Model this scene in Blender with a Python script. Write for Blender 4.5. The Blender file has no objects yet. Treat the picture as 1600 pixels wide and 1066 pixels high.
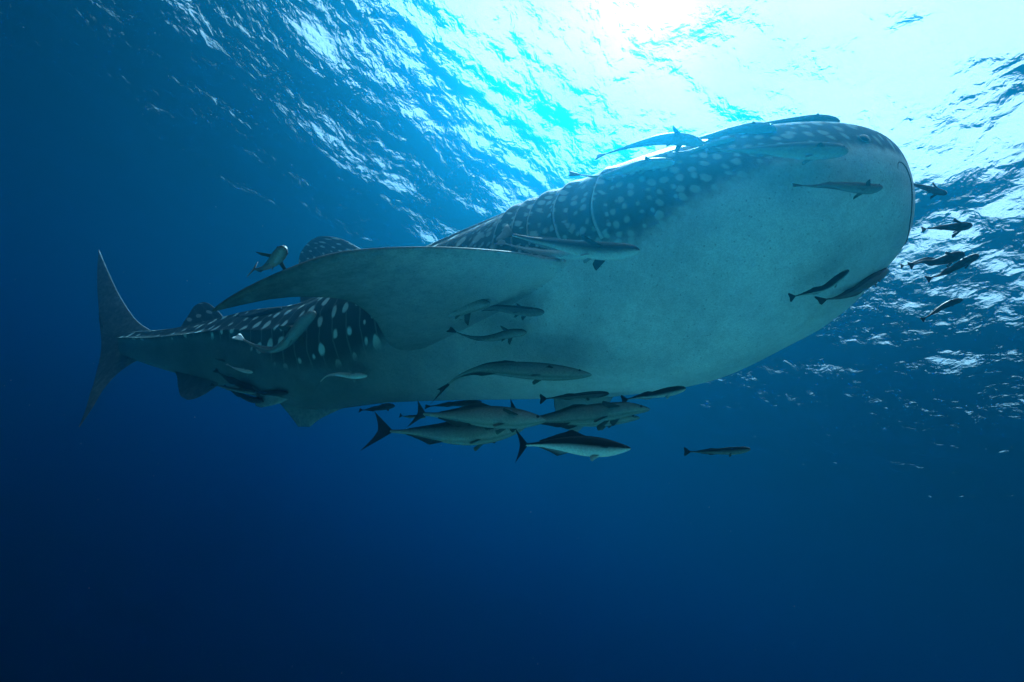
import bpy, math, random
import numpy as np
from mathutils import Vector, Matrix, noise
random.seed(7)
scene = bpy.context.scene
R = math.radians

# ------------------------------------------------------------------ camera
F_PX = 900.0
ZEN = Vector((.375, .845, .38)).normalized()          # world up seen in camera axes (right, up, forward)
fz = ZEN.z; fy = math.sqrt(1-fz*fz)
CAM_F = Vector((0, fy, fz))
rz = ZEN.x; ry = -rz*fz/fy
CAM_R = Vector((math.sqrt(1-rz*rz-ry*ry), ry, rz))
CAM_U = CAM_R.cross(CAM_F).normalized()
def c2w(v):
    """right, up, forward coordinates at the camera -> world"""
    return CAM_R*v[0] + CAM_U*v[1] + CAM_F*v[2]
def px(x, y, d):
    """a point d metres ahead of the camera at photograph pixel (x, y)"""
    return c2w(((x-800)/F_PX*d, (533-y)/F_PX*d, d))
cam_data = bpy.data.cameras.new('camera')
cam = bpy.data.objects.new('camera', cam_data)
scene.collection.objects.link(cam)
cam_data.sensor_width = 36; cam_data.lens = 36*F_PX/1600
cam_data.clip_start = .02; cam_data.clip_end = 2000
M = Matrix((( CAM_R.x, CAM_U.x, -CAM_F.x, 0), (CAM_R.y, CAM_U.y, -CAM_F.y, 0), (CAM_R.z, CAM_U.z, -CAM_F.z, 0), (0, 0, 0, 1)))
cam.matrix_world = M
scene.camera = cam

# ------------------------------------------------------------------ sky and sun
CLOUD_MIN, CLOUD_LO, CLOUD_HI = .85, 3.2, 3.4
SUN_DIR = c2w(Vector(((1000-800)/F_PX, (533+60)/F_PX, 1)).normalized())   # towards the sun
world = bpy.data.worlds.new('World'); scene.world = world; world.use_nodes = True
nt = world.node_tree; nt.nodes.clear()
sky = nt.nodes.new('ShaderNodeTexSky'); sky.sky_type = 'NISHITA'; sky.sun_disc = False
sky.sun_elevation = math.asin(SUN_DIR.z); sky.sun_rotation = math.atan2(SUN_DIR.x, SUN_DIR.y)
sky.air_density = 1.0; sky.dust_density = 2.5; sky.ozone_density = 1.0
bg = nt.nodes.new('ShaderNodeBackground'); bg.inputs['Strength'].default_value = .12
wo = nt.nodes.new('ShaderNodeOutputWorld')
# thin bright cloud: a procedural veil over the blue, brighter round the sun
tcw = nt.nodes.new('ShaderNodeTexCoord')
cn = nt.nodes.new('ShaderNodeTexNoise'); cn.inputs['Scale'].default_value = 3.0; cn.inputs['Detail'].default_value = 4
rmp = nt.nodes.new('ShaderNodeMapRange')
rmp.inputs[1].default_value = .30; rmp.inputs[2].default_value = .60; rmp.inputs[3].default_value = CLOUD_MIN; rmp.inputs[4].default_value = 1.0
dt = nt.nodes.new('ShaderNodeVectorMath'); dt.operation = 'DOT_PRODUCT'; dt.inputs[1].default_value = SUN_DIR
glow = nt.nodes.new('ShaderNodeMapRange'); glow.interpolation_type = 'SMOOTHSTEP'
glow.inputs[1].default_value = .55; glow.inputs[2].default_value = 1.0; glow.inputs[3].default_value = CLOUD_LO; glow.inputs[4].default_value = CLOUD_HI
em = nt.nodes.new('ShaderNodeVectorMath'); em.operation = 'SCALE'; em.inputs[0].default_value = (1, .98, .95)
mixc = nt.nodes.new('ShaderNodeMix'); mixc.data_type = 'RGBA'
L_ = nt.links.new
L_(tcw.outputs['Generated'], cn.inputs[0]); L_(cn.outputs[0], rmp.inputs[0])
L_(tcw.outputs['Generated'], dt.inputs[0]); L_(dt.outputs['Value'], glow.inputs[0]); L_(glow.outputs[0], em.inputs['Scale'])
L_(rmp.outputs[0], mixc.inputs['Factor']); L_(sky.outputs[0], mixc.inputs['A']); L_(em.outputs[0], mixc.inputs['B'])
nt.links.new(mixc.outputs['Result'], bg.inputs[0]); nt.links.new(bg.outputs[0], wo.inputs[0])
world.cycles.sampling_method = 'MANUAL'; world.cycles.sample_map_resolution = 512
sl = bpy.data.lights.new('sun', 'SUN'); sl.energy = 5.0; sl.angle = R(.5); sl.color = (1, .96, .9)
sun = bpy.data.objects.new('sun', sl); scene.collection.objects.link(sun)
sun.rotation_euler = SUN_DIR.to_track_quat('Z', 'Y').to_euler()
vs = scene.view_settings
vs.view_transform = 'Standard'; vs.look = 'None'; vs.gamma = 1; vs.use_curve_mapping = False
vs.exposure = 2.5
cy = scene.cycles
cy.max_bounces = 10; cy.diffuse_bounces = 3; cy.glossy_bounces = 3; cy.transmission_bounces = 2
cy.volume_bounces = 4; cy.transparent_max_bounces = 12
cy.use_denoising = True; cy.use_adaptive_sampling = True; cy.adaptive_threshold = .02
cy.caustics_reflective = False; cy.caustics_refractive = False; cy.sample_clamp_indirect = 4
# ------------------------------------------------------------------ helpers
def link(o, parent=None):
    scene.collection.objects.link(o)
    if parent is not None: o.parent = parent
    return o
def mesh_obj(name, verts, faces, mat=None, parent=None, smooth=True, uv=None, attrs=None):
    me = bpy.data.meshes.new(name)
    me.from_pydata([tuple(v) for v in verts], [], [tuple(f) for f in faces])
    if smooth: me.polygons.foreach_set('use_smooth', [True]*len(me.polygons))
    for k, data in (attrs or {}).items():
        a = np.asarray(data, dtype=np.float32)
        if a.ndim == 1:
            at = me.attributes.new(k, 'FLOAT', 'POINT'); at.data.foreach_set('value', a)
        elif a.shape[1] == 4:
            at = me.attributes.new(k, 'FLOAT_COLOR', 'POINT'); at.data.foreach_set('color', a.ravel())
        else:
            at = me.attributes.new(k, 'FLOAT_VECTOR', 'POINT'); at.data.foreach_set('vector', a.ravel())
    if mat: me.materials.append(mat)
    me.update()
    return link(bpy.data.objects.new(name, me), parent)
def new_mat(name):
    m = bpy.data.materials.new(name); m.use_nodes = True
    m.node_tree.nodes.clear()
    return m, m.node_tree, m.node_tree.nodes, m.node_tree.links
def N(nt, t, **kw):
    n = nt.nodes.new(t)
    for k, v in kw.items():
        if k.startswith('i_'):
            key = k[2:]; key = int(key) if key.isdigit() else key.replace('_', ' ')
            n.inputs[key].default_value = v
        else: setattr(n, k, v)
    return n

# ------------------------------------------------------------------ the water: one closed volume
SURF = 7.0
BOUNCE_BED = -7.5  # level of the sand flat added for bounce light
def make_haze():
    h, b, t = 170.0, BOUNCE_BED-62.0, SURF + .9
    v = [(x, y, z) for z in (b, t) for y in (-h, h) for x in (-h, h)]
    f = [(0,2,3,1), (4,5,7,6), (0,1,5,4), (2,6,7,3), (0,4,6,2), (1,3,7,5)]
    m, nt, nd, ln = new_mat('sea_water_volume')
    o = N(nt, 'ShaderNodeOutputMaterial')
    pv = N(nt, 'ShaderNodeVolumePrincipled')
    st = np.array(ST); ss = np.array(SS)
    dens = 0.6
    col = ss/dens; sa = (st-ss)/dens/(1-col)
    ab = (1-sa)**2
    pv.inputs['Color'].default_value = (*col, 1)
    pv.inputs['Absorption Color'].default_value = (*ab, 1)
    pv.inputs['Density'].default_value = dens
    pv.inputs['Anisotropy'].default_value = G
    ln.new(pv.outputs[0], o.inputs['Volume'])
    ob = mesh_obj('haze', v, f, m, smooth=False)
    ob['kind'] = 'stuff'; ob['label'] = 'deep blue sea water filling the whole scene'
ST = (.140, .084, .065)      # extinction per metre
SS = (.0005, .0163, .0280)      # scattering per metre
G = .953
make_haze()

def make_surface():
    # a sheet whose vertices crowd together above the camera and thin out towards the horizon
    n = 620
    u = np.linspace(-1, 1, n)
    ax = 17*u + 200*np.sign(u)*np.abs(u)**5
    X, Y = np.meshgrid(ax + 4, ax + 9)
    rng = np.random.RandomState(11)
    Z = np.zeros_like(X)
    dist = np.hypot(X-4, Y-9)
    for i in range(46):
        lam = 5.5*(.055**(i/45.0))
        th = R(25) + rng.normal()*1.1
        k = 2*math.pi/lam
        ph = rng.uniform(0, 6.28)
        amp = .0045*lam**1.0
        spacing = 2/n*(17 + 1000*(np.clip(dist/217, 0, 1))**4)
        fade = np.clip(lam/(3.0*spacing) - 1, 0, 1)
        arg = k*(X*math.cos(th) + Y*math.sin(th)) + ph + .6*np.sin(k*.23*(X*math.sin(th)-Y*math.cos(th))+ph*3)
        Z += amp*np.sin(arg)*fade
    verts = np.stack([X.ravel(), Y.ravel(), Z.ravel()+SURF], 1)
    idx = np.arange(n*n).reshape(n, n)
    f = np.stack([idx[:-1,:-1], idx[:-1,1:], idx[1:,1:], idx[1:,:-1]], -1).reshape(-1, 4)
    m, nt, nd, ln = new_mat('rippled_water_surface')
    o = N(nt, 'ShaderNodeOutputMaterial')
    tc = N(nt, 'ShaderNodeNewGeometry')
    mp = N(nt, 'ShaderNodeMapping'); mp.inputs['Rotation'].default_value = (0, 0, R(-25)); mp.inputs['Scale'].default_value = (1, .8, 1)
    ln.new(tc.outputs['Position'], mp.inputs[0])
    n1 = N(nt, 'ShaderNodeTexNoise', i_Scale=5.2, i_Detail=4.0, i_Roughness=.48, i_Distortion=.3)
    n2 = N(nt, 'ShaderNodeTexNoise', i_Scale=.45, i_Detail=2.0, i_Roughness=.5)
    ln.new(mp.outputs[0], n1.inputs[0]); ln.new(tc.outputs['Position'], n2.inputs[0])
    b2 = N(nt, 'ShaderNodeBump', i_Strength=1.0, i_Distance=.13*BUMPK)
    b1 = N(nt, 'ShaderNodeBump', i_Strength=1.0, i_Distance=.046*BUMPK)
    ln.new(n2.outputs[0], b2.inputs['Height']); ln.new(n1.outputs[0], b1.inputs['Height'])
    ln.new(b2.outputs[0], b1.inputs['Normal'])
    fr = N(nt, 'ShaderNodeFresnel', i_IOR=1.333)
    ln.new(b1.outputs[0], fr.inputs['Normal'])
    tr = N(nt, 'ShaderNodeBsdfTransparent')
    gl = N(nt, 'ShaderNodeBsdfGlossy', i_Roughness=.0)
    gl.inputs['Color'].default_value = (1, 1, 1, 1)
    ln.new(b1.outputs[0], gl.inputs['Normal'])
    mx = N(nt, 'ShaderNodeMixShader')
    ln.new(fr.outputs[0], mx.inputs[0]); ln.new(tr.outputs[0], mx.inputs[1]); ln.new(gl.outputs[0], mx.inputs[2])
    ln.new(mx.outputs[0], o.inputs['Surface'])
    ob = mesh_obj('water_surface', verts, f, m)
    ob['kind'] = 'structure'; ob['label'] = 'rippled sea surface seen from below'
BUMPK = 1.0
make_surface()

def make_bounce_flat():
    n = 150
    u = np.linspace(-1, 1, n); ax = 40*u+125*np.sign(u)*np.abs(u)**3
    X, Y = np.meshgrid(ax, ax)
    rr_ = np.clip((np.hypot(X-5, Y+8)-10)/45, 0, 1)       # unseen sand flat, added to bounce sunlight onto the belly; falls away outwards
    Z = BOUNCE_BED - 58*rr_**1.4 + .35*np.sin(X*.11+1.3*np.sin(Y*.07)) + .18*np.sin(Y*.31+X*.13) + .05*np.sin(X*1.9+Y*.6)
    idx = np.arange(n*n).reshape(n, n)
    f = np.stack([idx[:-1,:-1], idx[:-1,1:], idx[1:,1:], idx[1:,:-1]], -1).reshape(-1, 4)
    m, nt, nd, ln = new_mat('bounce_sand')
    o = N(nt, 'ShaderNodeOutputMaterial'); b = N(nt, 'ShaderNodeBsdfDiffuse')
    g = N(nt, 'ShaderNodeNewGeometry'); nz = N(nt, 'ShaderNodeTexNoise', i_Scale=.4, i_Detail=6.0)
    ln.new(g.outputs['Position'], nz.inputs[0])
    mx = N(nt, 'ShaderNodeMix', data_type='RGBA'); mx.inputs['A'].default_value = (.62, .60, .30, 1); mx.inputs['B'].default_value = (.76, .73, .39, 1)
    ln.new(nz.outputs[0], mx.inputs['Factor']); ln.new(mx.outputs['Result'], b.inputs['Color']); ln.new(b.outputs[0], o.inputs['Surface'])
    ob = mesh_obj('bounce_sand_flat', np.stack([X.ravel(), Y.ravel(), Z.ravel()], 1), f, m)
    ob['kind'] = 'structure'; ob['label'] = 'unseen pale sand flat added to bounce light onto the belly'
make_bounce_flat()
# ------------------------------------------------------------------ body shape: stations from snout to tail
CTRL = np.array([[   0.   , 1428.789,  323.654,    3.15 ,    0.587,    1.5  ],
 [   0.04 , 1333.783,  333.654,    3.284,    0.605,    1.475],
 [   0.09 , 1201.61 ,  376.407,    3.451,    0.71 ,    1.433],
 [   0.16 , 1066.422,  425.932,    3.686,    0.802,    1.317],
 [   0.24 ,  931.555,  461.159,    3.954,    0.778,    1.205],
 [   0.32 ,  813.811,  484.695,    4.222,    0.7  ,    1.114],
 [   0.41 ,  698.025,  508.05 ,    4.524,    0.61 ,    1.048],
 [   0.5  ,  596.71 ,  530.84 ,    4.825,    0.53 ,    1.   ],
 [   0.6  ,  498.023,  555.191,    5.16 ,    0.475,    0.983],
 [   0.7  ,  411.369,  550.894,    5.495,    0.404,    0.967],
 [   0.8  ,  334.674,  548.773,    5.83 ,    0.298,    0.95 ],
 [   0.9  ,  266.314,  545.774,    6.165,    0.205,    0.9  ],
 [   1.   ,  205.   ,  538.244,    6.5  ,    0.128,    0.85 ]])
ZENv = np.array([.382,.783,.490]); ZENv/=np.linalg.norm(ZENv)
def interp_smooth(xs, ys, x):
    # catmull-rom / pchip-like monotone interpolation on vectors
    xs=np.asarray(xs,float); ys=np.asarray(ys,float); x=np.asarray(x,float)
    one = ys.ndim==1
    if one: ys=ys[:,None]
    h=np.diff(xs)[:,None]; d=np.diff(ys,axis=0)/h
    m=np.zeros_like(ys); m[1:-1]=(d[:-1]*h[1:]+d[1:]*h[:-1])/(h[1:]+h[:-1]); m[0]=d[0]; m[-1]=d[-1]
    i=np.clip(np.searchsorted(xs,x,side='right')-1,0,len(xs)-2)
    hh=h[i]; t=((x-xs[i])[:,None])/hh
    r=(2*t**3-3*t**2+1)*ys[i]+(t**3-2*t**2+t)*hh*m[i]+(-2*t**3+3*t**2)*ys[i+1]+(t**3-t**2)*hh*m[i+1]
    return r[:,0] if one else r
# control stations: s, photograph x of centre, y of centre, distance, half-width across, w/h ratio
def body(ctrl, ns=260, nr=128):
    S=ctrl[:,0]
    q=np.linspace(0,1,ns)
    s=np.where(q<.28, .075*(q/.28)**2.0, 0); a=.075; s=np.where(q>=.28, a+(1-a)*(q-.28)/.72, s)
    cc=interp_smooth(S,ctrl[:,1:],s)
    D=cc[:,2]; C=np.stack([(cc[:,0]-800)/900*D,(533-cc[:,1])/900*D,D],1)
    w=cc[:,3].copy(); rat=cc[:,4]
    s0=.085
    cap=np.where(s<s0,(1-np.clip(1-s/s0,0,1)**2.2)**(1/2.0),1)
    h=w/rat*np.maximum(cap,1e-4); w=w*np.maximum(cap,1e-4)**.92
    T=np.gradient(C,axis=0); 
    # smooth heading
    k=np.ones(31)/31
    T=np.stack([np.convolve(np.pad(T[:,i]/np.linalg.norm(T,axis=1),15,mode='edge'),k,'valid') for i in range(3)],1)
    T/=np.linalg.norm(T,axis=1)[:,None]; T=-T      # towards the head
    U=ZENv-(T@ZENv)[:,None]*T; U/=np.linalg.norm(U,axis=1)[:,None]
    L=-np.cross(T,U)                                 # the shark's flank on the viewer's side
    ph=np.linspace(0,2*np.pi,nr,endpoint=False)
    # ring: 0 back, 90 near flank, 180 belly
    c,sn=np.cos(ph),np.sin(ph)
    tt=np.clip((s-.30)/.55,0,1)[:,None]
    head=np.clip(1-s/.30,0,1)[:,None]
    n=2.0+.30*head+.0*tt
    cu=np.sign(c)*np.abs(c)**(2/n); su=np.sign(sn)*np.abs(sn)**(2/n)
    # back narrower (ridge), belly rounder
    back=np.where(c>0,1.0,1.0)
    rr=1.0
    # keel: sharp ridge low on the flank, growing towards the tail
    kp=np.radians(101)
    dphi=np.abs((ph+np.pi)%(2*np.pi)-np.pi)
    keel=(.015+.42*np.clip((s-.45)/.5,0,1)**1.6)[:,None]*np.exp(-np.abs(dphi-kp)/.13)*np.clip((s-.3)/.2,0,1)[:,None]
    k2=.035*np.clip((s-.18)/.2,0,1)[:,None]*(np.exp(-(np.abs(dphi-np.radians(58))/.05)**2)+np.exp(-(np.abs(dphi-np.radians(33))/.05)**2)+1.2*np.exp(-(dphi/.06)**2))
    rr=rr+keel+k2
    P=C[:,None,:]+U[:,None,:]*(h[:,None]*cu*rr)[...,None]+L[:,None,:]*(w[:,None]*su*rr)[...,None]
    return P,s,ph,C,T,U,L,w,h
# ------------------------------------------------------------------ the whale shark
def bsdf_mat(name, rough=.5, spec=.3):
    m, nt, nd, ln = new_mat(name)
    o = N(nt, 'ShaderNodeOutputMaterial'); b = N(nt, 'ShaderNodeBsdfPrincipled')
    b.inputs['Roughness'].default_value = rough; b.inputs['Specular IOR Level'].default_value = spec
    ln.new(b.outputs[0], o.inputs['Surface'])
    return m, nt, nd, ln, b
def math_n(nt, op, a, b=None, c=None, clamp=False):
    n = N(nt, 'ShaderNodeMath', operation=op, use_clamp=clamp)
    for i, v in enumerate((a, b, c)):
        if v is None: continue
        if isinstance(v, (int, float)): n.inputs[i].default_value = v
        else: nt.links.new(v, n.inputs[i])
    return n.outputs[0]
def maprange(nt, v, a, b, c=0., d=1., smooth=True):
    n = N(nt, 'ShaderNodeMapRange', interpolation_type='SMOOTHSTEP' if smooth else 'LINEAR')
    nt.links.new(v, n.inputs[0])
    for i, q in enumerate((a, b, c, d)): n.inputs[i+1].default_value = q
    return n.outputs[0]
def mixcol(nt, f, a, b, mode='MIX'):
    n = N(nt, 'ShaderNodeMix', data_type='RGBA', blend_type=mode)
    for key, v in (('Factor', f), ('A', a), ('B', b)):
        if isinstance(v, tuple): n.inputs[key].default_value = (*v, 1)
        elif isinstance(v, float): n.inputs[key].default_value = v
        else: nt.links.new(v, n.inputs[key])
    return n.outputs['Result']

def make_skin():
    """spotted, barred back blending into a pale belly; driven by skin coordinates in metres"""
    m, nt, nd, ln, b = bsdf_mat('whale_shark_skin', .55, .08)
    at = N(nt, 'ShaderNodeAttribute', attribute_name='skin')      # x: metres from snout, y: metres round from the back line, z: belly 0..1
    at2 = N(nt, 'ShaderNodeAttribute', attribute_name='zone')     # head 0..1
    sep = N(nt, 'ShaderNodeSeparateXYZ'); ln.new(at.outputs['Vector'], sep.inputs[0])
    u, v, bel = sep.outputs
    geo = N(nt, 'ShaderNodeNewGeometry')
    def vor(su, sv, rnd, off):
        cb = N(nt, 'ShaderNodeCombineXYZ')
        ln.new(math_n(nt, 'MULTIPLY', u, su), cb.inputs[0]); ln.new(math_n(nt, 'MULTIPLY', v, sv), cb.inputs[1]); cb.inputs[2].default_value = off
        # wobble so that rows are never ruled
        nz = N(nt, 'ShaderNodeTexNoise', i_Scale=.9, i_Detail=2.0); ln.new(cb.outputs[0], nz.inputs[0])
        sc = N(nt, 'ShaderNodeVectorMath', operation='SCALE'); sc.inputs['Scale'].default_value = .55; ln.new(nz.outputs['Color'], sc.inputs[0])
        ad = N(nt, 'ShaderNodeVectorMath', operation='ADD'); ln.new(cb.outputs[0], ad.inputs[0]); ln.new(sc.outputs[0], ad.inputs[1])
        n = N(nt, 'ShaderNodeTexVoronoi', voronoi_dimensions='2D', feature='F1', i_Scale=1.0, i_Randomness=rnd)
        ln.new(ad.outputs[0], n.inputs['Vector'])
        sp = N(nt, 'ShaderNodeSeparateColor'); ln.new(n.outputs['Color'], sp.inputs[0])
        return n.outputs['Distance'], sp.outputs[0], cb.outputs[0]
    d1, r1, uv1 = vor(6.6, 4.9, .48, 0.)          # flank: rows of large dots between bars
    d2, r2, uv2 = vor(15.5, 14.0, .72, 3.)          # head: small crowded dots
    rad1 = math_n(nt, 'MULTIPLY_ADD', r1, .18, .095)
    rad2 = math_n(nt, 'MULTIPLY_ADD', r2, .20, .16)
    s1 = math_n(nt, 'SUBTRACT', rad1, d1); s1 = maprange(nt, s1, -.05, .08)
    s2 = math_n(nt, 'SUBTRACT', rad2, d2); s2 = maprange(nt, s2, -.11, .11)
    # pale bars between the columns on the flank
    nz = N(nt, 'ShaderNodeTexNoise', i_Scale=1.3, i_Detail=3.0); ln.new(uv1, nz.inputs[0])
    ph = math_n(nt, 'MULTIPLY_ADD', u, 6.6*2*math.pi, math_n(nt, 'MULTIPLY', nz.outputs[0], 2.2))
    bar = maprange(nt, math_n(nt, 'SINE', ph), .90, 1.0)
    bar = math_n(nt, 'MULTIPLY', bar, .15)
    zraw = at2.outputs['Fac']; head = math_n(nt, 'MAXIMUM', zraw, 0.)
    gain = math_n(nt, 'ADD', zraw, 1., clamp=True)
    spot = N(nt, 'ShaderNodeMix', data_type='FLOAT'); ln.new(head, spot.inputs[0]); ln.new(math_n(nt, 'MAXIMUM', s1, bar), spot.inputs[2]); ln.new(math_n(nt, 'MULTIPLY', s2, .66), spot.inputs[3])
    spot = math_n(nt, 'MULTIPLY', spot.outputs[0], gain)
    big = N(nt, 'ShaderNodeTexNoise', i_Scale=2.2, i_Detail=5.0); ln.new(geo.outputs['Position'], big.inputs[0])
    fine = N(nt, 'ShaderNodeTexNoise', i_Scale=105.0, i_Detail=3.0, i_Roughness=.7); ln.new(geo.outputs['Position'], fine.inputs[0])
    mott = N(nt, 'ShaderNodeTexNoise', i_Scale=18.0, i_Detail=4.0, i_Roughness=.65); ln.new(geo.outputs['Position'], mott.inputs[0])
    dark = mixcol(nt, maprange(nt, big.outputs[0], .3, .7), BACK_A, BACK_B)
    back = mixcol(nt, spot, dark, SPOT)
    pale = mixcol(nt, maprange(nt, fine.outputs[0], .33, .64), BELLY_A, BELLY_B)
    pale = mixcol(nt, maprange(nt, mott.outputs[0], .38, .60), mixcol(nt, 1.0, pale, (.90, .91, .92), 'MULTIPLY'), pale)
    pale = mixcol(nt, maprange(nt, big.outputs[0], .35, .62), mixcol(nt, 1.0, pale, (.78, .80, .82), 'MULTIPLY'), pale)
    # scattered dark flecks on the belly
    fl = N(nt, 'ShaderNodeTexVoronoi', feature='F1', i_Scale=26.0); ln.new(geo.outputs['Position'], fl.inputs['Vector'])
    fm = math_n(nt, 'MULTIPLY', maprange(nt, fl.outputs['Distance'], .18, .06), .45)
    pale = mixcol(nt, fm, pale, (.16, .18, .19))
    # greyer tail underside, deepened to paint in the light's falloff from the throat
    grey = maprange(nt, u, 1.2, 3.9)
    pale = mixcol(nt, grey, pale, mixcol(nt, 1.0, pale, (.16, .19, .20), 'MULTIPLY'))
    edge = math_n(nt, 'ADD', bel, math_n(nt, 'MULTIPLY_ADD', mott.outputs[0], .30, -.15))
    edge = maprange(nt, edge, .25, .80)
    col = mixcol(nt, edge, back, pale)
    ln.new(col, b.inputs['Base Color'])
    bp = N(nt, 'ShaderNodeBump', i_Strength=.5, i_Distance=.006); ln.new(fine.outputs[0], bp.inputs['Height'])
    bp2 = N(nt, 'ShaderNodeBump', i_Strength=.6, i_Distance=.04); ln.new(big.outputs[0], bp2.inputs['Height']); ln.new(bp.outputs[0], bp2.inputs['Normal'])
    ln.new(bp2.outputs[0], b.inputs['Normal'])
    return m
BACK_A, BACK_B, SPOT = (.022, .040, .043), (.045, .072, .075), (.52, .70, .66)
BELLY_A, BELLY_B = (.68, .71, .70), (.87, .89, .87)
SKIN = make_skin()
def plain_mat(name, col, rough=.4, spec=.4):
    m, nt, nd, ln, b = bsdf_mat(name, rough, spec)
    nz = N(nt, 'ShaderNodeTexNoise', i_Scale=30.0, i_Detail=3.0)
    g = N(nt, 'ShaderNodeNewGeometry'); ln.new(g.outputs['Position'], nz.inputs[0])
    ln.new(mixcol(nt, nz.outputs[0], tuple(c*.7 for c in col), tuple(min(1, c*1.3) for c in col)), b.inputs['Base Color'])
    return m
DARK_HOLE = plain_mat('dark_gullet', (.006, .009, .01), .7, .1)
EYE_MAT = plain_mat('wet_eye', (.008, .010, .012), .12, .6)
MOUTH_MAT = plain_mat('mouth_crease', (.035, .05, .05), .7, .1)
LID_MAT = plain_mat('grey_eyelid', (.16, .20, .20), .5, .3)

NSs, NRr = 420, 200
P, S_, PH, CEN, TAN, UPV, LAT, WW, HH = body(CTRL, NSs, NRr)
def cam_ray_plane(x, y, c, n):
    v = np.array([(x-800)/900, (533-y)/900, 1.0]); return v*float(c@n)/float(v@n)
def W(p):
    p = np.asarray(p, float)
    B3 = np.array([CAM_R[:], CAM_U[:], CAM_F[:]])
    return p@B3
PW = W(P)                                              # world coordinates of the body's skin
seg = np.linalg.norm(np.diff(CEN, axis=0), axis=1); ARC = np.concatenate([[0], np.cumsum(seg)])
ring = np.linalg.norm(np.roll(P, -1, 1)-P, axis=2)
girth = np.cumsum(ring, 1)-ring
tot = ring.sum(1, keepdims=True)
girth = np.where(girth > tot/2, girth-tot, girth)      # signed: from the back line down each flank
phd = np.degrees(PH); phs = np.where(phd > 180, 360-phd, phd)
BS = [0, .007, .025, .06, .10, .14, .17, .20, .23, .30, .40, .45, .50, .55, .60, .65, .75, 1.0]
BP = [80, 84, 98, 106, 114, 122, 126, 122, 118, 122, 130, 140, 146, 144, 130, 116, 104, 102]
phb = np.interp(S_, BS, BP)
soft = np.interp(S_, [0, .1, .2, .3, .6, .8, 1], [9, 14, 12, 14, 16, 7, 6])
bel = np.clip((phs[None, :]-phb[:, None])/(2*soft[:, None])+.5, 0, 1)
zone = np.repeat(np.clip(1-(S_-.27)/.10, 0, 1)[:, None], NRr, 1)

shark = bpy.data.objects.new('whale_shark', None); link(shark)
shark.location = Vector(W(CEN[NSs//2])); bpy.context.view_layer.update()
shark['label'] = 'huge whale shark with white spotted back and pale belly swimming amid its escort fish'
shark['category'] = 'whale shark'
def child(o, par):
    """keep the mesh where it is in the world while hanging it under par"""
    o.parent = par
    o.matrix_parent_inverse = par.matrix_world.inverted()
    return o
verts = PW.reshape(-1, 3)
idx = np.arange(NSs*NRr).reshape(NSs, NRr)
nx = np.roll(idx, -1, 1)
faces = np.stack([idx[:-1], idx[1:], nx[1:], nx[:-1]], -1).reshape(-1, 4).tolist()
tip0 = len(verts); verts = np.vstack([verts, PW[0].mean(0), PW[-1].mean(0)])
faces += [(int(idx[0, j]), int(nx[0, j]), tip0) for j in range(NRr)] + [(int(nx[-1, j]), int(idx[-1, j]), tip0+1) for j in range(NRr)]
skin = np.stack([np.repeat(ARC[:, None], NRr, 1).ravel(), girth.ravel(), bel.ravel()], 1)
skin = np.vstack([skin, [0, 0, .3], [ARC[-1], 0, .5]])
zz = np.concatenate([zone.ravel(), [1, 0]])
body_ob = mesh_obj('body', verts, faces, SKIN, attrs={'skin': skin, 'zone': zz})
child(body_ob, shark)
from mathutils.bvhtree import BVHTree
BVH = BVHTree.FromPolygons([Vector(v) for v in verts], [tuple(f) for f in faces])
def skin_hit(x, y, default=None):
    d = px(x, y, 1.0); dn = d.normalized()
    h = BVH.ray_cast(Vector((0, 0, 0)), dn)
    if h[0] is None: return default
    return h[0].dot(CAM_F)
def on_body(s, ph_deg):
    """world point and outward normal of the skin at body parameter s and ring angle"""
    i = np.interp(s, S_, np.arange(NSs)); j = (ph_deg % 360)/360*NRr
    def at(i, j):
        i0 = int(min(max(math.floor(i), 0), NSs-2)); fi = min(max(i-i0, 0), 1); j0 = int(math.floor(j)) % NRr; fj = j-math.floor(j)
        a = PW[i0, j0]*(1-fj)+PW[i0, (j0+1) % NRr]*fj; b_ = PW[i0+1, j0]*(1-fj)+PW[i0+1, (j0+1) % NRr]*fj
        return a*(1-fi)+b_*fi
    p = at(i, j); du = at(i+1.5, j)-at(i-1.5, j); dv = at(i, j+1)-at(i, j-1)
    n = np.cross(dv, du); n /= np.linalg.norm(n)
    c = W(CEN[int(round(i))])
    if n@(p-c) < 0: n = -n
    t = du/np.linalg.norm(du)
    return p, n, t

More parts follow.
